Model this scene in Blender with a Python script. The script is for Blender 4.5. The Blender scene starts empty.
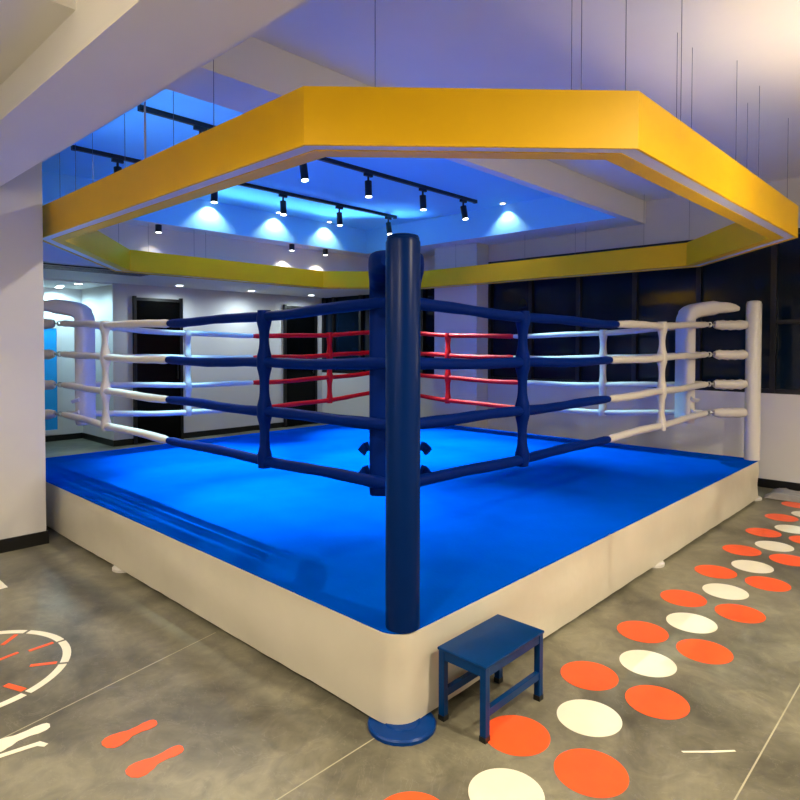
import bpy, bmesh, math, random
from mathutils import Vector, Matrix
random.seed(7)
S = bpy.context.scene
COL = S.collection
PI = math.pi

# ------------------------------------------------------------------ materials
def lin(h):
    c = []
    for i in (0, 2, 4):
        v = int(h[i:i+2], 16)/255
        c.append(v/12.92 if v <= .04045 else ((v+.055)/1.055)**2.4)
    return (*c, 1)

def mat(name, col, rough=.5, noise=0, scale=8, bump=0, bscale=40, metal=0, spec=.5, emit=0, coat=0, trans=0):
    m = bpy.data.materials.new(name); m.use_nodes = True
    nt = m.node_tree; b = nt.nodes['Principled BSDF']
    c = lin(col) if isinstance(col, str) else col
    b.inputs['Base Color'].default_value = c
    b.inputs['Roughness'].default_value = rough
    b.inputs['Metallic'].default_value = metal
    b.inputs['Specular IOR Level'].default_value = spec
    b.inputs['Coat Weight'].default_value = coat
    b.inputs['Transmission Weight'].default_value = trans
    tc = nt.nodes.new('ShaderNodeTexCoord')
    n = nt.nodes.new('ShaderNodeTexNoise'); n.inputs['Scale'].default_value = scale
    n.inputs['Detail'].default_value = 4
    nt.links.new(tc.outputs['Object'], n.inputs['Vector'])
    r = nt.nodes.new('ShaderNodeValToRGB')
    k = noise
    r.color_ramp.elements[0].position = .3; r.color_ramp.elements[1].position = .7
    r.color_ramp.elements[0].color = (*[x*(1-k) for x in c[:3]], 1)
    r.color_ramp.elements[1].color = (*[min(1, x*(1+k)) for x in c[:3]], 1)
    nt.links.new(n.outputs['Fac'], r.inputs['Fac'])
    nt.links.new(r.outputs['Color'], b.inputs['Base Color'])
    if bump:
        n2 = nt.nodes.new('ShaderNodeTexNoise'); n2.inputs['Scale'].default_value = bscale
        bp = nt.nodes.new('ShaderNodeBump'); bp.inputs['Strength'].default_value = bump
        bp.inputs['Distance'].default_value = .01
        nt.links.new(tc.outputs['Object'], n2.inputs['Vector'])
        nt.links.new(n2.outputs['Fac'], bp.inputs['Height'])
        nt.links.new(bp.outputs['Normal'], b.inputs['Normal'])
    if emit:
        b.inputs['Emission Color'].default_value = c
        b.inputs['Emission Strength'].default_value = emit
    return m

WALL = mat('wall_paint', 'CBC9C8', .75, .015, 3, .05, 120)
CEIL = mat('ceiling_paint', 'E4E2DE', .8, .015, 3)
YEL = mat('yellow_enamel', (.9, .52, .0, 1), .45, .03, 3, spec=.3)
DIFF = mat('white_diffuser', 'D8D6DC', .4, .01)
BLACK = mat('black_metal', '0A0A0C', .4, .1)
BASEB = mat('black_skirting', '08080A', .35, .1)
DOORB = mat('black_door_leaf', '030405', .2, .1, spec=.15)
GLASSD = mat('night_window_glass', (.002, .008, .022, 1), .06, .2, 2, spec=.3)
SKIRT = mat('cream_vinyl', 'C4BFB0', .5, .05, 2.5, .25, 9)
CANV = mat('blue_canvas', (.0, .068, .50, 1), .9, .08, 3, .12, 60, spec=0)
BLUEP = mat('navy_enamel', (.0, .012, .085, 1), .3, .05, spec=.08)
BLUEV = mat('navy_vinyl', (.0, .011, .125, 1), .5, .06, 6, .15, 25, spec=.04)
REDV = mat('red_vinyl', (.8, .006, .01, 1), .45, .06, 6, .15, 25, spec=.2)
WHITEV = mat('white_vinyl', 'C2BDB8', .45, .03, 6, .2, 25)
WHITEM = mat('white_enamel', 'C8C5C2', .3, .02)
STEEL = mat('bright_steel', 'B8B8BC', .3, .05, metal=.9)
LEDW = mat('lamp_lens_white', (1, .97, .93, 1), .3, emit=9)
LEDC = mat('lamp_lens_cool', (.85, .97, 1, 1), .3, emit=9)
ORNG = mat('orange_vinyl_sticker', (.92, .105, .02, 1), .42, .06, 12)
CREAMS = mat('cream_vinyl_sticker', 'E9E4CF', .42, .03, 12)
STOOL = mat('blue_stool_paint', (.0, .03, .13, 1), .35, .1, 10, spec=.15)
FOOTB = mat('blue_foot_paint', (.0, .035, .2, 1), .35, .08, 10, spec=.15)
CYAN = mat('cyan_panel', (.0, .30, .70, 1), .35, .03)
STRING = mat('steel_wire', '6E7078', .4, metal=.6)
PLAST = mat('grey_plastic_sheet', '8A8788', .3, .15, 8, .3, 20)
DARKU = mat('dark_underframe', '101012', .6, .1)

def floor_mat():
    m = bpy.data.materials.new('polished_concrete'); m.use_nodes = True
    nt = m.node_tree; b = nt.nodes['Principled BSDF']; L = nt.links
    tc = nt.nodes.new('ShaderNodeTexCoord')
    def noise(scale, det, dist=0):
        n = nt.nodes.new('ShaderNodeTexNoise'); n.inputs['Scale'].default_value = scale
        n.inputs['Detail'].default_value = det; n.inputs['Distortion'].default_value = dist
        n.inputs['Roughness'].default_value = .6
        L.new(tc.outputs['Object'], n.inputs['Vector']); return n
    n1 = noise(1.3, 6, .6); n2 = noise(7, 8, 1.4); n3 = noise(2.6, 5, 3)
    r1 = nt.nodes.new('ShaderNodeValToRGB'); e = r1.color_ramp.elements
    e[0].position = .36; e[0].color = (.075, .070, .052, 1); e[1].position = .64; e[1].color = (.225, .212, .155, 1)
    L.new(n1.outputs['Fac'], r1.inputs['Fac'])
    r2 = nt.nodes.new('ShaderNodeValToRGB'); e = r2.color_ramp.elements
    e[0].position = .3; e[0].color = (.74, .74, .74, 1); e[1].position = .7; e[1].color = (1.25, 1.25, 1.2, 1)
    L.new(n2.outputs['Fac'], r2.inputs['Fac'])
    mx = nt.nodes.new('ShaderNodeMix'); mx.data_type = 'RGBA'; mx.blend_type = 'MULTIPLY'; mx.inputs[0].default_value = 1
    L.new(r1.outputs['Color'], mx.inputs[6]); L.new(r2.outputs['Color'], mx.inputs[7])
    r3 = nt.nodes.new('ShaderNodeValToRGB'); e = r3.color_ramp.elements      # thin pale trowel marks
    e[0].position = .492; e[0].color = (0, 0, 0, 1); e[1].position = .5; e[1].color = (.12, .12, .12, 1)
    x = r3.color_ramp.elements.new(.508); x.color = (0, 0, 0, 1)
    L.new(n3.outputs['Fac'], r3.inputs['Fac'])
    mx2 = nt.nodes.new('ShaderNodeMix'); mx2.data_type = 'RGBA'; mx2.blend_type = 'MIX'
    L.new(r3.outputs['Color'], mx2.inputs[0]); L.new(mx.outputs[2], mx2.inputs[6]); mx2.inputs[7].default_value = (.5, .48, .4, 1)
    L.new(mx2.outputs[2], b.inputs['Base Color'])
    rr = nt.nodes.new('ShaderNodeMapRange'); rr.inputs[3].default_value = .28; rr.inputs[4].default_value = .5
    L.new(n2.outputs['Fac'], rr.inputs[0]); L.new(rr.outputs[0], b.inputs['Roughness'])
    b.inputs['Specular IOR Level'].default_value = .4
    return m
FLOOR = floor_mat()

# ------------------------------------------------------------------ object helpers
def link(name, bm, m, parent=None, loc=None, smooth=False, bevel=0):
    """world-space geometry -> one mesh object, origin at loc (or at the parent's origin)"""
    org = Vector(loc) if loc else Vector((0, 0, 0))
    if parent: org = Vector(parent['_o'])
    for v in bm.verts: v.co -= org
    bmesh.ops.recalc_face_normals(bm, faces=bm.faces)
    me = bpy.data.meshes.new(name); bm.to_mesh(me); bm.free()
    me.materials.append(m)
    if smooth:
        for p in me.polygons: p.use_smooth = True
        me.set_sharp_from_angle(angle=math.radians(40))
    o = bpy.data.objects.new(name, me); COL.objects.link(o)
    if parent: o.parent = parent
    else: o.location = org
    o['_o'] = list(org)
    if bevel:
        md = o.modifiers.new('Bevel', 'BEVEL'); md.width = bevel; md.segments = 2; md.limit_method = 'ANGLE'
    return o
def empty(name, loc, label, cat, group=None):
    o = bpy.data.objects.new(name, None); COL.objects.link(o); o.location = loc; o.empty_display_size = .1
    o['_o'] = list(loc)
    return tag(o, label, cat, group)
def tag(o, label, cat, group=None):
    o['label'] = label; o['category'] = cat
    if group: o['group'] = group
    return o
def struct(o):
    o['kind'] = 'structure'; return o
def box(bm, x0, x1, y0, y1, z0, z1):
    vs = [bm.verts.new((x, y, z)) for z in (z0, z1) for y in (y0, y1) for x in (x0, x1)]
    for f in ((0, 1, 3, 2), (4, 5, 7, 6), (0, 1, 5, 4), (2, 3, 7, 6), (0, 2, 6, 4), (1, 3, 7, 5)):
        bm.faces.new([vs[i] for i in f])
    return bm
def BX(*a): return box(bmesh.new(), *a)
def frame_of(t, up=Vector((0, 0, 1))):
    t = t.normalized()
    s = t.cross(up)
    if s.length < 1e-3: s = t.cross(Vector((1, 0, 0)))
    s.normalize(); return s, s.cross(t).normalized()
def sweep(bm, pts, rad, seg=14, up=Vector((0, 0, 1)), power=2.0, cap=True, fix=None):
    """rad(i, t) -> (a, b): half width along side, half height along up; power > 2 squares the section"""
    pts = [Vector(p) for p in pts]; n = len(pts); rings = []
    for i, p in enumerate(pts):
        t = pts[min(i+1, n-1)] - pts[max(i-1, 0)]
        s, u = frame_of(t, up)
        if fix: s = fix; u = s.cross(t).normalized()
        a, b = rad(i, i/(n-1))
        ring = []
        for k in range(seg):
            th = 2*PI*k/seg; c, q = math.cos(th), math.sin(th)
            e = 2/power
            ring.append(bm.verts.new(p + s*a*math.copysign(abs(c)**e, c) + u*b*math.copysign(abs(q)**e, q)))
        rings.append(ring)
    for r0, r1 in zip(rings, rings[1:]):
        for k in range(seg):
            bm.faces.new((r0[k], r0[(k+1) % seg], r1[(k+1) % seg], r1[k]))
    if cap: bm.faces.new(rings[0]); bm.faces.new(rings[-1])
    return bm
def cyl(bm, a, b, r, seg=16, r2=None):
    r2 = r if r2 is None else r2
    return sweep(bm, [a, b], lambda i, t: ((r, r), (r2, r2))[i], seg)
def CY(*a, **k): return cyl(bmesh.new(), *a, **k)
def lathe(bm, cx, cy, prof, seg=24):
    rings = []
    for r, z in prof:
        rings.append([bm.verts.new((cx+r*math.cos(2*PI*k/seg), cy+r*math.sin(2*PI*k/seg), z)) for k in range(seg)])
    for r0, r1 in zip(rings, rings[1:]):
        for k in range(seg): bm.faces.new((r0[k], r0[(k+1) % seg], r1[(k+1) % seg], r1[k]))
    bm.faces.new(rings[0]); bm.faces.new(rings[-1]); return bm
def LA(*a, **k): return lathe(bmesh.new(), *a, **k)
def prism(bm, poly, z0, z1):
    a = [bm.verts.new((x, y, z0)) for x, y in poly]; b = [bm.verts.new((x, y, z1)) for x, y in poly]
    bm.faces.new(a); bm.faces.new(b); n = len(poly)
    for i in range(n): bm.faces.new((a[i], a[(i+1) % n], b[(i+1) % n], b[i]))
    return bm
def PR(*a): return prism(bmesh.new(), *a)

# ------------------------------------------------------------------ room shell
X0, X1, Y0, Y1 = -4.0, 5.35, -4.2, 7.25          # room rectangle
XF = 5.62                                          # right wall beyond the column
ZB, ZR, ZC, ZS = 2.75, 3.0, 3.10, 2.25            # beams, near recess, coffer, soffit
TOP = 3.4
struct(link('floor', BX(X0-.2, XF+.3, Y0-.2, 8.7, -.2, 0), FLOOR))
# left far wall (with alcove) and right window wall
AX = 1.93; AY = 8.38
bm = bmesh.new()
struct(link('wall_left', box(bm, AX, XF+.3, Y1, Y1+.2, 0, TOP), WALL))
struct(link('wall_alcove_side', BX(AX, AX+.2, Y1+.2, AY+.2, 0, TOP), WALL))
struct(link('wall_alcove_back', BX(X0-.2, AX, AY, AY+.2, 0, TOP), WALL))
struct(link('wall_far_left', BX(X0-.2, X0, Y0, AY, 0, TOP), WALL))
struct(link('wall_behind', BX(X0-.2, XF+.3, Y0-.2, Y0, 0, TOP), WALL))
# right wall: low wall, bulkhead, windows
WS, WT = .93, 2.52
struct(link('wall_right', BX(X1, X1+.2, Y0, 3.42, 0, WS), WALL))
struct(link('wall_right_far', BX(XF, XF+.2, 4.15, Y1, 0, WS-.02), WALL))
struct(link('wall_right_bulkhead', BX(X1, X1+.2, Y0, 3.42, WT, TOP), WALL))
struct(link('wall_right_far_bulkhead', BX(XF, XF+.2, 4.15, Y1, WT, TOP), WALL))
struct(link('wall_column', BX(5.09, XF+.2, 3.42, 4.15, 0, TOP), WALL))
struct(link('wall_pillar', PR([(-1.3, 3.31), (-.125, 3.31), (-.125, 4.15), (-1.3, 4.15)], 0, ZB), WALL, bevel=.004))
# skirting boards
bb = .085
for nm, a in (('baseboard_right', (X1-.012, X1, Y0, 3.42, 0, bb)), ('baseboard_left', (AX-.012, XF, Y1-.012, Y1, 0, bb)),
              ('baseboard_alcove_side', (AX-.012, AX, Y1, AY, 0, bb)), ('baseboard_alcove_back', (X0, AX-.012, AY-.012, AY, 0, bb)),
              ('baseboard_pillar', (-1.312, -.113, 3.298, 4.162, 0, .09)), ('baseboard_behind', (X0, X1-.012, Y0, Y0+.012, 0, bb)),
              ('baseboard_column', (5.078, 5.09, 3.42, 4.15, 0, bb))):
    struct(link(nm, BX(*a), BASEB))

# windows
def window(name, x, ys, z0, z1, transom=None):
    w = bpy.data.objects.new(name, None); COL.objects.link(w); w['kind'] = 'structure'
    w.location = (x, (ys[0]+ys[-1])/2, z0); w['_o'] = list(w.location)
    link('window_pane', BX(x+.05, x+.06, ys[0], ys[-1], z0, z1), GLASSD, w)
    fr = bmesh.new()
    for z in (z0, z1-.045): box(fr, x+.005, x+.07, ys[0], ys[-1], z, z+.045)
    link('window_frame', fr, BLACK, w)
    for y in ys:
        yy = min(max(y, ys[0]+.025), ys[-1]-.025)
        link('mullion', BX(x-.004, x+.075, yy-.025, yy+.025, z0+.001, z1-.001), BLACK, w)
    for (ya, yb, zt) in (transom or []):
        link('transom', BX(x+.01, x+.07, ya, yb, zt-.02, zt+.02), BLACK, w)
    return w
window('window_1', X1, [Y0, -3.44, -2.75, -2.05, -1.36, -.65, .04, .735, 1.42, 2.11, 2.77, 3.42], WS, WT,
       [(-.65+.025, .04-.025, 1.63), (-1.36+.025, -.65-.025, 1.63)])
window('window_2', XF, [4.15, 4.85, 5.55, 6.25, 6.95, 7.25], WS-.02, WT)

# doors in the far left wall
for n, (xa, xb) in enumerate(((2.2, 2.93), (4.77, 5.47)), 1):
    d = bpy.data.objects.new('door_%d' % n, None); COL.objects.link(d); d['kind'] = 'structure'
    d.location = ((xa+xb)/2, Y1, 0); d['_o'] = list(d.location)
    link('door_leaf', BX(xa+.04, xb-.04, Y1-.032, Y1-.014, .01, 2.03), DOORB, d)
    fr = bmesh.new()
    box(fr, xa, xa+.04, Y1-.05, Y1-.001, 0, 2.09); box(fr, xb-.04, xb, Y1-.05, Y1-.001, 0, 2.09)
    box(fr, xa+.04, xb-.04, Y1-.045, Y1-.001, 2.03, 2.07)
    link('door_frame', fr, BLACK, d)
    hb = cyl(bmesh.new(), (xb-.09, Y1-.06, .9), (xb-.09, Y1-.06, 1.2), .012, 10)
    cyl(hb, (xb-.09, Y1-.06, .93), (xb-.09, Y1-.03, .93), .008, 8); cyl(hb, (xb-.09, Y1-.06, 1.17), (xb-.09, Y1-.03, 1.17), .008, 8)
    link('door_handle', hb, BLACK, d)

# ceiling: slabs and beams (top of everything at TOP)
def cbox(name, *a): return struct(link(name, BX(*a), CEIL))
BXL0, BXL1, BXM, ZL_ = -.745, -.03, -.40, 2.44
COFF = mat('pale_blue_ceiling_paint', (.27, .74, 1, 1), .8, .01, 3)  # blue light on the white coffer put into the paint colour
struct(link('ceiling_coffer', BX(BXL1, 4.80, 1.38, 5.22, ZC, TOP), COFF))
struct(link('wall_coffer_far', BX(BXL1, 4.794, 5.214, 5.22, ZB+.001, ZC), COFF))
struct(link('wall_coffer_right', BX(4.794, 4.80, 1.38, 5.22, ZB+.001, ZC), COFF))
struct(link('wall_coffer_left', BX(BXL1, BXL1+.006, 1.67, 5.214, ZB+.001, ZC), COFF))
cbox('ceiling_beam_left', BXL0, BXM, Y0, Y1+.001, ZL_, TOP)
cbox('ceiling_margin_left', BXM, BXL1, Y0, 5.50, ZB, TOP)
bm = PR([(BXL1, 1.30), (4.80, 1.30), (4.80, 1.38), (1.25, 1.38), (1.25, 1.67), (BXL1, 1.67)], ZB, ZC+.05)
struct(link('ceiling_beam_near', bm, CEIL))
cbox('ceiling_beam_right', 4.80, XF+.2, 1.30, 5.22, ZB, TOP)
cbox('ceiling_beam_far', BXL1, XF+.2, 5.22, 5.50, ZB, TOP)
cbox('ceiling_recess_near', BXL1, XF, Y0, 1.31, ZR, TOP)
cbox('ceiling_soffit', BXM, XF+.2, 5.50, Y1+.001, ZS, TOP)
cbox('ceiling_alcove', X0, AX, Y1+.001, AY, ZS-.02, TOP)
cbox('ceiling_recess_left', X0, BXL0, .89, Y1, 2.6, TOP)
cbox('ceiling_panel_left', X0, BXL0, Y0, .89, 2.8, TOP)

# ------------------------------------------------------------------ boxing ring platform
L = 4.81; H = .358; RC = .10
ring = empty('boxing_ring_platform', (L/2, L/2, 0), 'low square boxing ring platform with bright blue canvas and cream vinyl skirt', 'boxing ring')
def rsq(off, r, n=10, step=None):
    """rounded square outline, off = inset from the outer square"""
    a, b = off, L-off; pts = []
    for cx, cy, s in ((b-r, a+r, -PI/2), (b-r, b-r, 0), (a+r, b-r, PI/2), (a+r, a+r, PI)):
        for k in range(n+1):
            th = s+PI/2*k/n; pts.append((cx+r*math.cos(th), cy+r*math.sin(th)))
    if step:
        out = []
        for i, p in enumerate(pts):
            q = pts[(i+1) % len(pts)]; out.append(p)
            d = math.dist(p, q); m = int(d/step)
            for j in range(1, m): out.append((p[0]+(q[0]-p[0])*j/m, p[1]+(q[1]-p[1])*j/m))
        return out
    return pts
bm = bmesh.new(); prism(bm, rsq(.004, RC), H-.03, H)
o = link('canvas_mat', bm, CANV, ring); o['label'] = 'bright blue canvas'
# skirt: a hanging vinyl band with soft folds, thickness inwards
from mathutils import noise as N
ol = rsq(0, RC, 10, .05); nz = 10; bm = bmesh.new(); n = len(ol)
def skirt_pt(i, j, inner):
    x, y = ol[i]; px, py = ol[(i-1) % n]; qx, qy = ol[(i+1) % n]
    nx, ny = qy-py, -(qx-px); l = math.hypot(nx, ny); nx /= l; ny /= l
    t = j/nz; z = H-.006-t*(H-.006-.021)
    z += (t**3)*.007*N.noise(Vector((x*1.1, y*1.1, 3)))
    w = .022*math.sin(PI*t)*N.noise(Vector((x*1.6, y*1.6, z*4))) + .004*N.noise(Vector((x*9, y*9, z*9)))*t + .004*t
    d = w-(.004 if inner else 0)
    return (x+nx*d, y+ny*d, z)
g = [[[bm.verts.new(skirt_pt(i, j, k)) for j in range(nz+1)] for i in range(n)] for k in (0, 1)]
for i in range(n):
    i2 = (i+1) % n
    for k in (0, 1):
        for j in range(nz): bm.faces.new((g[k][i][j], g[k][i2][j], g[k][i2][j+1], g[k][i][j+1]))
    bm.faces.new((g[0][i][0], g[0][i2][0], g[1][i2][0], g[1][i][0]))
    bm.faces.new((g[0][i][nz], g[0][i2][nz], g[1][i2][nz], g[1][i][nz]))
o = link('skirt', bm, SKIRT, ring, smooth=True); o['label'] = 'cream vinyl skirt'
bm = bmesh.new()
for k in range(4):
    y = .35+k*(L-.7)/3; box(bm, .09, L-.09, y-.03, y+.03, H-.11, H-.032)
for k in (0, 1):
    x = .35+k*(L-.7); box(bm, x-.03, x+.03, .09, L-.09, H-.19, H-.111)
link('underframe', bm, DARKU, ring)
for a in ((.12, L-.12, .035, .04), (.12, L-.12, L-.04, L-.035), (.035, .04, .12, L-.12), (L-.04, L-.035, .12, L-.12)):
    link('kick_board', BX(*a, .002, .14), DARKU, ring)  # dark boards added to give the black shade line under the skirt
PC = {'near': (.085, .06), 'right': (L-.06, .06), 'left': (.06, L-.06), 'far': (L-.06, L-.06)}
for nm, (x, y) in list(PC.items())+[('m1', (.055, L/2)), ('m2', (L/2, .055)), ('m3', (L-.055, L/2)), ('m4', (L/2, L-.055))]:
    r = .126 if nm == 'near' else .085
    f = link('foot', LA(x, y, [(r, .0), (r, .014), (r-.006, .02), (.05, .024), (.035, .05), (.03, H-.12), (.03, H-.033)]) if nm != 'near' else
             LA(x-.02, y-.015, [(r, .0), (r, .012), (r-.006, .018), (.07, .02), (.066, .026)]),
             FOOTB if nm == 'near' else WHITEM, ring, smooth=True)
    f['label'] = 'blue round foot plate' if nm == 'near' else 'white round foot plate'

# ------------------------------------------------------------------ posts, pads, ropes
ZL = [1.59, 1.32, 1.05, .79]; CR = .355
COLM = {'near': (BLUEP, BLUEV, 'navy blue'), 'right': (WHITEM, WHITEV, 'white'), 'left': (WHITEM, WHITEV, 'white'), 'far': (REDV, REDV, 'red')}
INW = {'near': (1, 1), 'right': (-1, 1), 'left': (1, -1), 'far': (-1, -1)}
RCN = {'near': (CR, CR), 'right': (L-CR, CR), 'left': (CR, L-CR), 'far': (L-CR, L-CR)}
WHERE = {'near': 'rising from the nearest corner above the round blue foot', 'right': 'at the right corner of the ring by the dark windows',
         'left': 'at the left corner of the ring behind the wall pillar', 'far': 'at the far corner of the ring, furthest away'}
for k in ('near', 'right', 'left', 'far'):
    x, y = PC[k]; mp, mv, cn = COLM[k]; ix, iy = INW[k]
    P = empty('corner_post', (x, y, H), 'round %s corner post %s' % (cn, WHERE[k]), 'post', 'ring corner posts')
    r = .064
    link('post_tube', LA(x, y, [(r, H+.001), (r, 1.775), (r-.006, 1.79)], 32), mp, P, smooth=True)
    link('post_cap', LA(x, y, [(r-.004, 1.7905), (r-.008, 1.80), (r-.03, 1.806), (.01, 1.808)], 32), mp, P, smooth=True)
    rx, ry = RCN[k]
    d = Vector((rx-x, ry-y, 0)); d.normalize()
    for z in ZL:
        a = Vector((x, y, z))+d*(r+.001); b = Vector((rx, ry, z))-d*.055; n_ = 12
        pts = [a.lerp(b, i/n_)+Vector((0, 0, -.006*math.sin(PI*i/n_))) for i in range(n_+1)]
        def rad(i, t, n_=n_):
            e = (.030, .038, .042)[min(i, 2)] if i < 3 else (.026, .037, .040)[min(n_-i, 2)]
            return (e, e*1.08+.003*math.sin(i*2.1+z*9))
        tb = link('turnbuckle_cover', sweep(bmesh.new(), pts, rad, 16), mv, P, smooth=True)
        hk = cyl(bmesh.new(), b-d*.005, b+d*.035, .007, 8)
        side = d.cross(Vector((0, 0, 1)))
        cc = b+d*.045
        ringp = [cc+side*.0+d*(.02*math.cos(th))+Vector((0, 0, .02*math.sin(th))) for th in [2*PI*q/12 for q in range(13)]]
        sweep(hk, ringp, lambda i, t: (.006, .006), 6, up=side, cap=False)
        cyl(hk, cc-side*.03+Vector((0, 0, -.012)), cc+side*.03+Vector((0, 0, -.012)), .008, 8)
        h = link('hook', hk, STEEL, tb, smooth=True); h['label'] = 'steel turnbuckle hook'
    # corner pad: upright cushion whose top bends over towards the post
    u = Vector((ix, iy, 0)).normalized()           # inwards
    base = Vector((rx, ry, 0))+u*.212
    zt = 1.735
    path = [base+Vector((0, 0, z)) for z in (.70, .705, .72, .76, .9, 1.05, 1.2, 1.35, 1.5, 1.605)]
    R = .10
    for q in range(1, 9):
        th = PI/2*q/8*.92
        path.append(base-u*R*(1-math.cos(th))+Vector((0, 0, 1.615+R*math.sin(th)*1.0)))
    last = path[-1]
    for q in range(1, 9): path.append(last-u*(.047*q)+Vector((0, 0, .011*q-.0011*q*q)))
    npth = len(path)
    def prad(i, t):
        w, th = .119, .052
        if i < 3: f = (.55, .85, .97)[i]; return (w*(.85+.15*f), th*f)
        j = npth-1-i
        if j < 5: f = (.15, .55, .8, .92, .98)[j]; return (w*(.45+.55*f), th*(.3+.7*f))
        if i > 12: return (w, th*1.25)
        return (w, th)
    pd = link('corner_pad', sweep(bmesh.new(), path, prad, 28, power=4, fix=Vector((-u.y, u.x, 0))), mv, loc=tuple(base+Vector((0, 0, .7))), smooth=True)
    pn = {'near': 'tall navy padded corner cushion behind the nearest post', 'right': 'tall white padded cushion in the right ring corner, bent over the turnbuckles',
          'left': 'tall white padded cushion beside the wall pillar in the left ring corner', 'far': 'red padded cushion in the furthest ring corner'}[k]
    tag(pd, pn, 'corner pad', 'ring corner pads')
    # tie straps of the pad
    s = Vector((-u.y, u.x, 0))
    for z in (.82, .93):
        for sg in (-1, 1):
            c0 = base+s*sg*.1195-u*.0; tb = bmesh.new()
            sweep(tb, [c0+Vector((0, 0, z)), c0+s*sg*.02+Vector((0, 0, z-.006)), c0+s*sg*.034-u*.05+Vector((0, 0, z-.02))], lambda i, t: (.022, .006), 8, power=4, up=Vector((0, 0, 1)).cross(s))
            link('tie_strap', tb, mv, pd)

# ropes: 4 levels x 4 sides, each with two coloured sleeves
LV = ['topmost', 'second from top', 'third from top', 'lowest']
SIDES = [('near', 'left', 'left-hand side'), ('near', 'right', 'right-hand side'), ('left', 'far', 'far left side'), ('right', 'far', 'far right side')]
FSAG = (.085, .06, .07, .095)
SAG = {0: .045, 1: .022, 2: .012, 3: .02}
CHG = {('near', 'left'): (.505, .51, .51, .51), ('near', 'right'): (.535, .51, .505, .505), ('left', 'far'): (.48, .48, .48, .48), ('right', 'far'): (.505, .505, .47, .47)}
def rope_pt(a, b, lv, t):
    p = a.lerp(b, t); p.z = ZL[lv]-(SAG[lv] if max(b.x, b.y) < L-CR+.001 and min(a.x, a.y) < CR+.06 and min(b.x, b.y) < CR+.06 else FSAG[lv])*4*t*(1-t)+.004*math.sin(t*23+lv*2)*min(1, 8*t, 8*(1-t)); return p
for a_, b_, sn in SIDES:
    pa = Vector((*RCN[a_], 0)); pb = Vector((*RCN[b_], 0)); dd = (pb-pa).normalized(); pa += dd*.045; pb -= dd*.045
    ca, cb = COLM[a_], COLM[b_]
    for lv in range(4):
        R_ = empty('ring_rope', (*pa.xy, ZL[lv]), '%s rope on the %s of the ring, half %s, half %s' % (LV[lv], sn, ca[2], cb[2]), 'rope', 'boxing ring ropes')
        ch = CHG[(a_, b_)][lv]
        for (t0, t1, mm, cn) in ((0, ch, ca[1], ca[2]), (ch+.0008, 1, cb[1], cb[2])):
            n_ = 36; ph = random.random()*6
            pts = [rope_pt(pa, pb, lv, t0+(t1-t0)*i/n_) for i in range(n_+1)]
            def rad(i, t, n_=n_, ph=ph):
                e = .0272+.0008*math.sin(i*1.3+ph)+.001*math.sin(i*.5+ph*2)
                if i == 0 or i == n_: e *= .8
                return (e, e)
            o = link('rope_sleeve', sweep(bmesh.new(), pts, rad, 14), mm, R_, smooth=True)
            o['label'] = '%s padded half of the rope' % cn

# vertical rope spacers
def spacer(a_, b_, y, near_first, m, label):
    pa = Vector((*RCN[a_], 0)); pb = Vector((*RCN[b_], 0))
    D = (pb-pa).length; t = (y-CR)/D; dd = (pb-pa).normalized()
    zs = [rope_pt(pa, pb, lv, t).z for lv in range(4)]
    c = pa+dd*(y-CR)
    top, bot = zs[0]+.034, zs[3]-.036
    nn = 46; pts = [Vector((c.x, c.y, bot+(top-bot)*i/nn)) for i in range(nn+1)]
    side = dd.cross(Vector((0, 0, 1)))
    def rad(i, tt):
        z = pts[i].z; w = min(abs(z-q) for q in zs)
        f = math.exp(-(w/.06)**2)
        k = 1
        if i < 2 or i > nn-2: k = .9
        return ((.031+.008*f)*k, (.018+.0175*min(1, f*1.3))*k)
    S_ = empty('rope_spacer', (c.x, c.y, bot), label, 'rope spacer', 'vertical rope spacers')
    link('webbing', sweep(bmesh.new(), pts, rad, 14, up=side, power=3), m, S_, smooth=True)
    for z in zs[1:]:
        for s_ in (1, -1):
            q = c+dd*.033
            if s_ == -1 and z == zs[3]: continue
            o = link('tie_knot', CY((q.x, q.y, z+s_*.045-.008), (q.x, q.y, z+s_*.045+.008), .007, seg=8), BLACK, S_); o['label'] = 'black cord knot'
T = '%s rope spacer, %s, %s'
spacer('near', 'left', 1.34, 1, BLUEV, T % ('navy', 'left-hand side', 'nearer the blue post'))
spacer('near', 'left', 3.48, 0, WHITEV, T % ('white', 'left-hand side', 'nearer the wall pillar'))
spacer('near', 'right', 1.36, 1, BLUEV, T % ('navy', 'right-hand side', 'nearer the blue post'))
spacer('near', 'right', 3.36, 0, WHITEV, T % ('white', 'right-hand side', 'beside the white corner pad'))
spacer('left', 'far', 1.55, 1, WHITEV, T % ('white', 'far left side', 'in front of the dark door'))
spacer('left', 'far', 3.44, 0, REDV, T % ('red', 'far left side', 'in front of the black window'))
spacer('right', 'far', 1.36, 1, WHITEV, T % ('white', 'far right side', 'in front of the dark windows'))
spacer('right', 'far', 3.39, 0, REDV, T % ('red', 'far right side', 'in front of the white column'))

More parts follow.
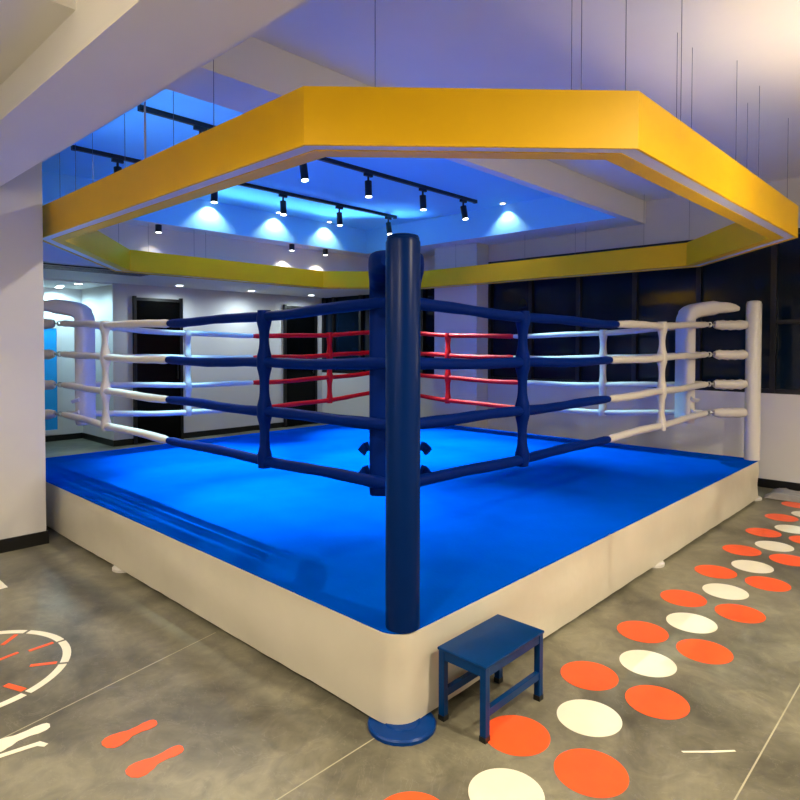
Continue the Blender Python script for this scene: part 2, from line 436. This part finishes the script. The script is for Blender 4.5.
# ------------------------------------------------------------------ octagonal hanging frame
FB, FT = 2.19, 2.42; W = .17
fx0, fx1, fy0, fy1 = -.05, 5.05, -.47, 5.36
OCT = [(fx0, .47), (.9, fy0), (3.75, fy0), (fx1, .62), (fx1, 4.3), (4.02, fy1), (1.2, fy1), (fx0, 3.68)]
def inset(poly, d):
    n = len(poly); out = []
    cx = sum(p[0] for p in poly)/n; cy = sum(p[1] for p in poly)/n
    for i in range(n):
        a, b, c = Vector(poly[i-1]), Vector(poly[i]), Vector(poly[(i+1) % n])
        e1 = (b-a).normalized(); e2 = (c-b).normalized()
        n1 = Vector((-e1.y, e1.x)); n2 = Vector((-e2.y, e2.x))
        if n1.dot(Vector((cx, cy))-a) < 0: n1 = -n1
        if n2.dot(Vector((cx, cy))-b) < 0: n2 = -n2
        k = (n1+n2); k = k/(k.dot(n1)); out.append(tuple(b+k*d))
    return out
fr = empty('hanging_frame', (2.5, 2.45, FB), 'large yellow octagonal light frame hung above the ring on thin wires', 'hanging light')
def band(d0, d1, z0, z1, m, name, label=None):
    a, b = inset(OCT, d0), inset(OCT, d1); bm = bmesh.new(); n = 8
    V = [[bm.verts.new((*p, z)) for p in q] for q, z in ((a, z0), (b, z0), (b, z1), (a, z1))]
    for i in range(n):
        j = (i+1) % n
        for k in range(4): bm.faces.new((V[k][i], V[k][j], V[(k+1) % 4][j], V[(k+1) % 4][i]))
    o = link(name, bm, m, fr)
    if label: o['label'] = label
    return o
band(0, .012, FB, FT, YEL, 'outer_panel', 'flat yellow outer face')
band(.085, W, FB+.004, FB+.02, YEL, 'bottom_rim', 'yellow rim beside the diffuser')
band(W-.012, W, FB+.0205, FT, YEL, 'inner_panel')
band(.0125, .0845, FB+.008, FB+.018, DIFF, 'light_diffuser', 'pale unlit strip diffuser under the frame')
band(.0125, W-.0125, FT-.04, FT-.03, DARKU, 'top_tray')
def wire(x, y, top, r=.0016, z0=FT-.03):
    w = cyl(bmesh.new(), (x, y, z0), (x, y, top-.0005), r, 6)
    link('suspension_wire', w, STRING, fr)
yo, yi = fy0+.02, fy0+W-.02
for x, y in ((1.42, yo), (1.95, yi), (2.28, yo), (2.75, yo), (3.0, yi), (3.5, yo), (1.73, yi)): wire(x, y, ZR)
xo, xi = fx0+.03, fx0+W-.03
for x, y in ((xo, 2.2), (xo, 1.2)): wire(x, y, ZC)
for x, y in ((xi, 3.3), (xi, 2.98), (xi, 1.82), (xi, 3.62)): wire(x, y, ZC)
def chop(px0, py0, px1, py1, t, off):
    e = Vector((px1-px0, py1-py0)).normalized(); nrm = Vector((-e.y, e.x)); c = Vector((2.4, 2.4))
    if nrm.dot(c-Vector((px0, py0))) < 0: nrm = -nrm
    return tuple(Vector((px0, py0))+(Vector((px1, py1))-Vector((px0, py0)))*t+nrm*off)
for t, off in ((.21, .02), (.83, .02), (.83, .15), (.965, .02)):
    x, y = chop(*OCT[0], *OCT[1], t, off); wire(x, y, ZR)
for x in (1.2, 1.55, 2.1, 2.25): wire(x, fy1-(.04 if x > 1.3 else .1), ZB if x > 0 else ZC)
for y in (3.71, 2.64, 1.97, 1.84, 1.18, .72): wire(fx1-.04, y, ZB if y > 1.3 else ZR)
# added blue fill strips on the frame, made up to light the coffer
ADDBLUE = mat('blue_led_strip', (.08, .35, 1, 1), .4, emit=.5)
il = inset(OCT, W-.05); n = 8
for i in range(8):
    a, b = Vector(il[i]), Vector(il[(i+1) % 8]); e = (b-a).normalized(); nr = Vector((-e.y, e.x))
    if nr.dot(Vector((2.4, 2.4))-a) < 0: nr = -nr
    a2, b2 = a+e*.06, b-e*.06
    if i == 7: b2 = b-e*1.5
    sb = bmesh.new(); q = [a2-nr*.012, b2-nr*.012, b2+nr*.012, a2+nr*.012]
    prism(sb, [tuple(v) for v in q], FT-.0298, FT-.02)
    o = link('led_strip', sb, ADDBLUE, fr); o['label'] = 'blue led strip'
    kind = (None, None, None, None, 'far', 'far', None, 'left')[i]
    if not kind: continue
    el, sp, pw = {'left': (50, 100, 1.6), 'near': (7, 16, 4), 'far': (48, 44, 3.2)}[kind]
    la = bpy.data.lights.new('led', 'AREA'); la.shape = 'RECTANGLE'; la.size = (b2-a2).length; la.size_y = .03
    la.energy = pw*la.size; la.color = (.16, .44, 1); la.spread = math.radians(sp)
    lo = bpy.data.objects.new('led', la); COL.objects.link(lo)
    mid = (a2+b2)/2; ce, se = math.cos(math.radians(el)), math.sin(math.radians(el)); z = Vector((-nr.x*ce, -nr.y*ce, -se)).normalized(); xx = Vector((e.x, e.y, 0)); yy = z.cross(xx)
    mm = Matrix((xx, yy, z)).transposed().to_4x4(); mm.translation = (mid.x, mid.y, FT+.005); lo.matrix_world = mm
# power feed
o = link('power_cable', CY((fx0+.06, 2.0, FT-.03), (fx0+.06, 2.0, ZC-.001), .006, 8), WHITEM, fr); o['label'] = 'white power cable'

# ------------------------------------------------------------------ track lights
TZ = ZC-.035
def spot_light(name, loc, tgt, power, col, size=50, blend=.7, rad=.03):
    l = bpy.data.lights.new(name, 'SPOT'); l.energy = power; l.color = col
    l.spot_size = math.radians(size); l.spot_blend = blend; l.shadow_soft_size = rad
    o = bpy.data.objects.new(name, l); COL.objects.link(o); o.location = loc
    o.rotation_euler = (Vector(tgt)-Vector(loc)).to_track_quat('-Z', 'Y').to_euler(); return o
TCOL = (.42, .9, 1)
AIM = {'nearer': ((.95, 1.85), (1.57, .87), (2.4, 2.35), (3.3, 2.3), (4.2, .95)), 'farther': ((.95, 2.75), (1.35, 3.85), (2.2, 3.1), (3.4, 3.6), (4.1, 2.6))}
tracks = [(2.90, (.85, 1.83, 2.62, 3.42, 4.12), 'nearer'), (4.20, (.76, 1.72, 2.56, 3.38, 4.22), 'farther')]
for ty, xs, nm in tracks:
    tk = empty('light_track', (.38, ty, TZ), 'black track rail on the coffer ceiling, %s of the two' % nm, 'track light rail', 'ceiling track rails')
    link('rail', BX(.38, 4.36, ty-.017, ty+.017, TZ, ZC-.0005), BLACK, tk)
    for x in (.38, 4.33): link('end_cap', BX(x-.004, x+.034, ty-.02, ty+.02, TZ-.004, ZC-.0006), BLACK, tk)
    for i, x in enumerate(xs):
        order = ['leftmost', 'second', 'third', 'fourth', 'rightmost'][i]
        s = empty('track_spotlight', (x, ty, TZ), 'black cylindrical spotlight, %s along the %s ceiling track' % (order, nm), 'spotlight', 'track spotlights')
        ax, ay = AIM[nm][i]; tv = Vector(((ax-x)*.3, (ay-ty)*.3, H-TZ)).normalized()
        link('adapter', BX(x-.05, x+.05, ty-.014, ty+.014, TZ-.03, TZ-.0005), BLACK, s)
        link('stem', CY((x, ty, TZ-.0305), (x, ty, TZ-.075), .01, 10), BLACK, s)
        a = Vector((x, ty, TZ-.076)); b = a+tv*.15
        bd = link('lamp_body', CY(a, b, .034, 20), BLACK, s, smooth=True)
        dn = (b-a).normalized()
        ln = link('lens', CY(b+dn*.0005, b+dn*.004, .03, 20), LEDC if i % 2 else LEDW, bd)
        spot_light('spot', tuple(b+dn*.012), (ax, ay, H), 820 if ay > 1 else 470, TCOL, 44 if ay > 1 else 34, 1, .014)
        if i == 0 and nm == 'nearer': spot_light('spill', tuple(b+dn*.012), (x-1.2, ty-.3, 0), 120, (1, .9, .66), 120, .8, .03)
        if i == 2 and nm == 'farther': spot_light('blue_wash', tuple(b+dn*.012), (1.9, 4.7, .9), 110, (.02, .42, 1), 60, .9, .03)  # added blue light at this head, tinting the far left ropes
# spots that graze the coffer's far wall and right wall
for i, (x, y, wl) in enumerate(((2.24, 5.12, 'leftmost'), (3.16, 5.12, 'middle'), (4.0, 5.12, 'rightmost'))):
    d = empty('coffer_downlight', (x, y, ZC), 'small recessed downlight close to the far coffer wall, %s of three' % wl, 'downlight', 'coffer downlights')
    link('bezel', LA(x, y, [(.04, ZC-.0005), (.038, ZC-.008), (.03, ZC-.01)]), WHITEM, d)
    link('lens', CY((x, y, ZC-.0105), (x, y, ZC-.013), .028, 16), LEDW, d)
    spot_light('spot', (x, y, ZC-.02), (x, y+.05, ZB), 16, (1, .95, .85), 112, .5, .015)
d = empty('coffer_downlight', (4.69, 2.75, ZC), 'small recessed downlight near the right coffer wall', 'downlight', 'coffer downlights')
link('bezel', LA(4.69, 2.75, [(.04, ZC-.0005), (.038, ZC-.008), (.03, ZC-.01)]), WHITEM, d)
link('lens', CY((4.69, 2.75, ZC-.0105), (4.69, 2.75, ZC-.013), .028, 16), LEDW, d)
spot_light('spot', (4.69, 2.75, ZC-.02), (4.75, 2.75, ZB), 10, (1, .95, .9), 100, .5, .015)
# wall-washing cylinder spots under the far beam
for i, (x, wl) in enumerate(((1.66, 'leftmost'), (3.5, 'middle'), (4.08, 'rightmost'))):
    y = 5.30; s = empty('surface_spotlight', (x, y, ZB), 'short black cylinder spotlight under the far ceiling beam, %s of three' % wl, 'spotlight', 'beam spotlights')
    link('lamp_body', CY((x, y, ZB-.0005), (x, y, ZB-.085), .035, 20), BLACK, s, smooth=True)
    link('lens', CY((x, y, ZB-.0855), (x, y, ZB-.088), .03, 16), LEDW, s)
    spot_light('spot', (x, y+.02, ZB-.095), (x, y+.14, ZS), 14 if i else 3, (1, .95, .8), 90, .6, .015)

# ------------------------------------------------------------------ recessed downlights
def downlight(x, y, z, label, grp, power, col, size=150, lens=LEDW, r=.05, blend=.6, rad=.05):
    d = empty('ceiling_downlight', (x, y, z), label, 'downlight', grp)
    link('bezel', LA(x, y, [(r+.012, z-.0005), (r+.01, z-.006), (r, z-.008)]), WHITEM, d)
    link('lens', CY((x, y, z-.0085), (x, y, z-.012), r-.003, 20), lens, d)
    spot_light('spot', (x, y, z-.03), (x, y, 0), power, col, size, blend, rad)
for i, x in enumerate((2.70, 3.88, 5.06)):
    downlight(x, 6.85, ZS, 'round soffit downlight above the far white wall, %s of three' % ('leftmost', 'middle', 'rightmost')[i], 'soffit downlights', 48, (.78, .95, 1), 175, LEDC, blend=1)
for i, (x, y) in enumerate(((1.55, 7.42), (1.50, 7.95), (1.56, 8.2))):
    downlight(x, y, ZS-.02, 'round alcove downlight above the left pad, %s' % ('nearest', 'in the middle', 'furthest back')[i], 'alcove downlights', 27, (.5, .86, 1), 170, LEDC)
WARM = (1, .85, .60)
for i, (x, y, pw) in enumerate(((-2.0, 1.6, 120), (-2.2, -.8, 240), (.5, -2.3, 400), (2.9, -3.3, 300), (4.2, -3.4, 60), (-1.6, 4.8, 60))):
    zc = ZR if x > 0 else (2.8 if y < .89 else 2.6)
    downlight(x, y, zc, 'warm recessed downlight in the near ceiling, %s' % ('left aisle', 'behind left', 'near centre', 'near right', 'far right', 'by the alcove')[i], 'near ceiling downlights', pw, WARM, 165)

# added globe lamp out of view, brightening the left ceiling and floor
GLOBE = mat('warm_globe', (1, .85, .6, 1), .4, emit=6)
for x, y, zc, pw, nm in ((-2.7, -.6, 2.8, 130, 'on the left'),):
    d = empty('pendant_lamp', (x, y, zc), 'warm round globe pendant over the aisle %s' % nm, 'pendant lamp', 'aisle pendants')
    link('canopy', LA(x, y, [(.06, zc-.0005), (.055, zc-.02), (.01, zc-.03)]), BLACK, d)
    link('cord', CY((x, y, zc-.03), (x, y, 2.42), .004, 8), BLACK, d)
    gb = bmesh.new(); bmesh.ops.create_uvsphere(gb, u_segments=24, v_segments=14, radius=.09)
    for v in gb.verts: v.co += Vector((x, y, 2.34))
    link('globe', gb, GLOBE, d, smooth=True)
    for ang in range(0, 1):
        l = bpy.data.lights.new('globe_light', 'POINT'); l.energy = pw; l.color = (1, .84, .6); l.shadow_soft_size = .1
        o = bpy.data.objects.new('globe_light', l); COL.objects.link(o); o.location = (x, y, 2.34)
GL2 = mat('lamp_globe', (1, .85, .62, 1), .4, emit=14)
for x, y, pw, up, lab in ((2.1, -1.1, 105, 48, 'globe torchiere floor lamp standing beside the right-hand dots'), (-2.5, .3, 20, 190, 'globe torchiere floor lamp standing left of the dashed circle')):  # left lamp added out of view to brighten the left ceiling beam
    lp = empty('floor_lamp', (x, y, 0), lab, 'floor lamp')
    link('base', LA(x, y, [(.15, 0), (.15, .012), (.03, .025)]), BLACK, lp)
    link('pole', CY((x, y, .0255), (x, y, 1.6), .012, 12), BLACK, lp)
    gb = bmesh.new(); bmesh.ops.create_uvsphere(gb, u_segments=24, v_segments=14, radius=.12)
    for v in gb.verts: v.co += Vector((x, y, 1.72))
    link('globe', gb, GL2, lp, smooth=True)
    l = bpy.data.lights.new('floor_lamp_light', 'POINT'); l.energy = pw; l.color = (1, .84, .60); l.shadow_soft_size = .125
    o = bpy.data.objects.new('floor_lamp_light', l); COL.objects.link(o); o.location = (x, y, 1.72)
    spot_light('torchiere_light', (x, y, 1.86), (x, y, 3), up, (1, .80, .56), 145, 1, .1)  # extra upward spot added to brighten the near ceiling
# ------------------------------------------------------------------ air grille in the soffit
g = empty('air_grille', (1.18, 5.83, ZS), 'long dark slatted air grille in the white soffit', 'air grille')
fb = bmesh.new(); x0, x1, y0, y1 = .55, 1.78, 5.62, 6.04
box(fb, x0, x1, y0, y0+.02, ZS-.012, ZS-.0005); box(fb, x0, x1, y1-.02, y1, ZS-.012, ZS-.0005)
box(fb, x0, x0+.02, y0+.02, y1-.02, ZS-.012, ZS-.0005); box(fb, x1-.02, x1, y0+.02, y1-.02, ZS-.012, ZS-.0005)
link('grille_frame', fb, DARKU, g)
link('backing', BX(x0+.02, x1-.02, y0+.02, y1-.02, ZS-.002, ZS-.0006), BLACK, g)
for k in range(9):
    y = y0+.042+k*.042; link('slat', BX(x0+.021, x1-.021, y-.004, y+.004, ZS-.020, ZS-.0021), DARKU if k % 2 else STEEL, g)

# small vent on the near beam above the frame
v = tag(link('ceiling_vent', BX(.45, .62, 1.36, 1.66, ZB-.02, ZB-.0005), DARKU, loc=(.53, 1.5, ZB-.02), bevel=.01), 'small dark ceiling vent just above the yellow frame', 'vent')

# blue alcove panel
b = empty('glass_panel', (1.2, AY, .15), 'bright cyan panel in a white frame on the alcove wall', 'panel')
link('panel_face', BX(.86, 1.57, AY-.03, AY-.012, .17, 1.64), CYAN, b)
fb = bmesh.new()
for a in ((.8, .86, .1, 1.7), (1.57, 1.64, .1, 1.7), (.86, 1.57, .1, .17), (.86, 1.57, 1.64, 1.7)): box(fb, a[0], a[1], AY-.04, AY-.0125, a[2], a[3])
link('panel_frame', fb, WHITEM, b)

# ------------------------------------------------------------------ step stool
sx0, sx1, sy0, sy1, sz = .185, .572, -.245, -.03, .275
st = empty('step_stool', ((sx0+sx1)/2, (sy0+sy1)/2, 0), 'small blue metal step stool standing against the cream ring skirt', 'stool')
lg = .026
for x in (sx0, sx1-lg):
    for y in (sy0, sy1-lg):
        l_ = link('leg', BX(x, x+lg, y, y+lg, .006, sz-.012), STOOL, st, bevel=.002)
        link('rubber_foot', BX(x-.001, x+lg+.001, y-.001, y+lg+.001, 0, .02), BLACK, l_)
link('seat', BX(sx0-.004, sx1+.004, sy0-.004, sy1+.004, sz-.0115, sz), STOOL, st, bevel=.004)
ab = bmesh.new()
for y in (sy0+.003, sy1-.009): box(ab, sx0+lg, sx1-lg, y, y+.006, sz-.045, sz-.012)
for x in (sx0+.003, sx1-.009): box(ab, x, x+.006, sy0+lg, sy1-lg, sz-.045, sz-.012)
link('apron', ab, STOOL, st)
for y in (sy0+.003, sy1-.023): link('stretcher', BX(sx0+lg, sx1-lg, y, y+.02, .085, .115), STOOL, st, bevel=.002)

# ------------------------------------------------------------------ floor stickers
def sticker(bm, name, m, loc, label, cat, group=None):
    return tag(link(name, bm, m, loc=loc), label, cat, group)
dot = {}
r = .118
def disc(x, y, m, lab):
    bm = bmesh.new(); lathe(bm, x, y, [(r, 0.0003), (r, .0016), (r-.001, .0018)], 48)
    return sticker(bm, 'floor_dot', m, (x, y, 0), lab, 'floor sticker', 'round floor stickers')
ORD = ['first', 'second', 'third', 'fourth', 'fifth', 'sixth', 'seventh', 'eighth', 'ninth', 'tenth', 'eleventh']
src = {}
def put(x, y, key, m, lab):
    if key not in src: src[key] = disc(x, y, m, lab); return
    c = src[key].copy(); COL.objects.link(c); c.location = (x, y, 0); c['label'] = lab
for k in range(10):
    x = -.252+.558*k
    if x < 5.15:
        if x > -.3: put(x, -.295, 'o', ORNG, 'round orange floor sticker in the row nearest the ring, %s from the camera end' % ORD[k])
        if k: put(x, -.58, 'o', ORNG, 'round orange floor sticker in the outer row, %s from the camera end' % ORD[k-1])
    x = .03+.553*k
    if x < 5.15: put(x, -.435, 'w', CREAMS, 'round cream floor sticker in the middle row, %s from the camera end' % ORD[k])

def sole(cx, cy, ang, ln, m, label, group):
    prof = [(0, .0), (.03, .30), (.1, .40), (.2, .42), (.35, .33), (.5, .34), (.65, .55), (.78, .66), (.88, .62), (.96, .42), (1, 0)]
    # heel at t=0, toes at t=1
    def hw(t):
        for (a, wa), (b, wb) in zip(prof, prof[1:]):
            if a <= t <= b:
                s = (t-a)/(b-a); s = s*s*(3-2*s) if a not in (0, .96) else (math.sqrt(s) if a == 0 else 1-(s*s)); return (wa+(wb-wa)*s) if a != .96 else wa*s
        return 0
    ts = [i/40 for i in range(41)]
    up = [((t-.5)*ln, hw(t)*.075) for t in ts]; dn = [((t-.5)*ln, -hw(t)*.05) for t in ts[::-1]][1:-1]
    poly = [(cx+x*math.cos(ang)-y*math.sin(ang), cy+x*math.sin(ang)+y*math.cos(ang)) for x, y in up+dn]
    return sticker(PR(poly, .0003, .0018), 'floor_footprint', m, (cx, cy, 0), label, 'floor sticker', group)
sole(-.645, .725, PI, .195, ORNG, 'orange shoeprint sticker on the floor, upper left of the pair', 'shoeprint stickers')
sole(-.65, .515, PI, .195, ORNG, 'orange shoeprint sticker on the floor, lower right of the pair', 'shoeprint stickers')
sole(-.935, .99, PI, .215, CREAMS, 'cream shoeprint sticker at the left edge near the dashed circle', 'shoeprint stickers')
sticker(PR([(-1.1, .945), (-.885, .905), (-.87, .87), (-.885, .862), (-.9, .885), (-1.1, .925)], .0003, .0016), 'floor_line', CREAMS, (-1, .92, 0), 'thin cream hooked line sticker below the cream shoeprint', 'floor sticker')
sticker(PR([(-.55, 2.59), (-.55, 2.86), (-.85, 2.86), (-.85, 2.585)], .0003, .0016), 'floor_square', CREAMS, (-.7, 2.7, 0), 'cream square floor sticker beside the wall pillar', 'floor sticker')
# dashed circle with red ticks
CX, CY_, CRR = -.955, 1.645, .402
ck = empty('floor_dial', (CX, CY_, 0), 'dashed cream circle floor sticker with red radial ticks', 'floor sticker')
for k in range(10):
    a0 = math.radians(2+36*k+1.3); a1 = math.radians(38+36*k-1.3)
    ps = [(CX+CRR*math.cos(a0+(a1-a0)*i/12), CY_+CRR*math.sin(a0+(a1-a0)*i/12)) for i in range(13)]
    ps += [(CX+(CRR-.034)*math.cos(a1-(a1-a0)*i/12), CY_+(CRR-.034)*math.sin(a1-(a1-a0)*i/12)) for i in range(13)]
    link('dash', PR(ps, .0003, .0016), CREAMS, ck)
def tick(r0, r1, a, w):
    a = math.radians(a); c, s = math.cos(a), math.sin(a)
    ps = [(CX+c*q-s*u_, CY_+s*q+c*u_) for q, u_ in ((r0, -w), (r1, -w), (r1, w), (r0, w))]
    o = link('tick', PR(ps, .0003, .0016), ORNG, ck); o['label'] = 'orange red tick'
for k in range(10):
    if k in (0, 1, 9, 8, 2, 5): tick(.25, .355, 4+36*k+(3 if k == 1 else 0), .013 if k == 8 else .010)
for a in (10, 60, 118, 250): tick(.12, .215, a, .009)

# concrete joints and a scratch
def strip(name, pts, w, m=None):
    bm = bmesh.new()
    for (xa, ya), (xb, yb) in zip(pts, pts[1:]):
        d = Vector((xb-xa, yb-ya)).normalized(); nx, ny = -d.y*w, d.x*w
        prism(bm, [(xa+nx, ya+ny), (xb+nx, yb+ny), (xb-nx, yb-ny), (xa-nx, ya-ny)], .0002, .0007)
    return struct(link(name, bm, m or JOINT))
JOINT = mat('pale_floor_joint', 'A8A48C', .5, .1)
strip('trim_1', [(-3.9, .44), (-.98, 1.02), (-.02, 1.21)], .0022)
strip('trim_2', [(X0+.02, .072), (-.06, .062)], .0022)
strip('trim_3', [(X0+.02, -.96), (X1-.05, -.96)], .0025)
tag(link('floor_scratch', PR([(.62, -.757), (.69, -.828), (.752, -.888), (.748, -.895), (.685, -.838), (.617, -.765)], .0002, .0009), CREAMS, loc=(.68, -.83, 0)), 'short pale scratch on the concrete beside the orange dots', 'scratch')

# crumpled plastic sheet by the right wall
bm = bmesh.new(); nx, ny = 26, 22; gx = []
for i in range(nx+1):
    row = []
    for j in range(ny+1):
        x = 4.84+.46*i/nx; y = -.62+.62*j/ny
        e = min(i, nx-i, j*1.2, (ny-j)*1.2)/4; e = min(1, e)
        z = .006+e*(.02+.035*(N.noise(Vector((x*6, y*6, 1)))+.4)+.012*N.noise(Vector((x*22, y*22, 5))))
        row.append(bm.verts.new((x+.02*N.noise(Vector((x*5, y*5, 9))), y+.03*N.noise(Vector((x*4, y*4, 4))), max(.004, z))))
    gx.append(row)
for i in range(nx):
    for j in range(ny): bm.faces.new((gx[i][j], gx[i+1][j], gx[i+1][j+1], gx[i][j+1]))
ps = link('plastic_sheet', bm, PLAST, loc=(5.05, -.3, 0), smooth=True)
md = ps.modifiers.new('Solid', 'SOLIDIFY'); md.thickness = .003; md.offset = -1
tag(ps, 'crumpled grey plastic sheet lying on the floor below the right windows', 'sheet')

for o in COL.objects:
    if '_o' in o: del o['_o']

# ------------------------------------------------------------------ world, camera, view
w = bpy.data.worlds.new('World'); S.world = w; w.use_nodes = True
w.node_tree.nodes['Background'].inputs[0].default_value = (.01, .02, .04, 1)
w.node_tree.nodes['Background'].inputs[1].default_value = .3
CAMX, CAMY, YAW, PIT, ROLL, F, SH = -1.590548, -1.510854, 0.757872, -0.022776, 0.000882, 624.29775, -40.522177
c = bpy.data.cameras.new('Camera'); co = bpy.data.objects.new('Camera', c); COL.objects.link(co)
c.sensor_width = 36; c.sensor_fit = 'HORIZONTAL'; c.lens = F/800*36; c.shift_y = SH/800; c.clip_start = .05; c.clip_end = 60
f = Vector((math.cos(YAW)*math.cos(PIT), math.sin(YAW)*math.cos(PIT), math.sin(PIT)))
rr = Vector((math.sin(YAW), -math.cos(YAW), 0)); uu = rr.cross(f)
r2 = rr*math.cos(ROLL)+uu*math.sin(ROLL); u2 = -rr*math.sin(ROLL)+uu*math.cos(ROLL)
M = Matrix((r2, u2, -f)).transposed().to_4x4(); M.translation = (CAMX, CAMY, 1.4)
co.matrix_world = M
S.camera = co
S.view_settings.view_transform = 'Standard'; S.view_settings.look = 'None'
S.view_settings.exposure = 0.15; S.view_settings.gamma = 1; S.view_settings.use_curve_mapping = False
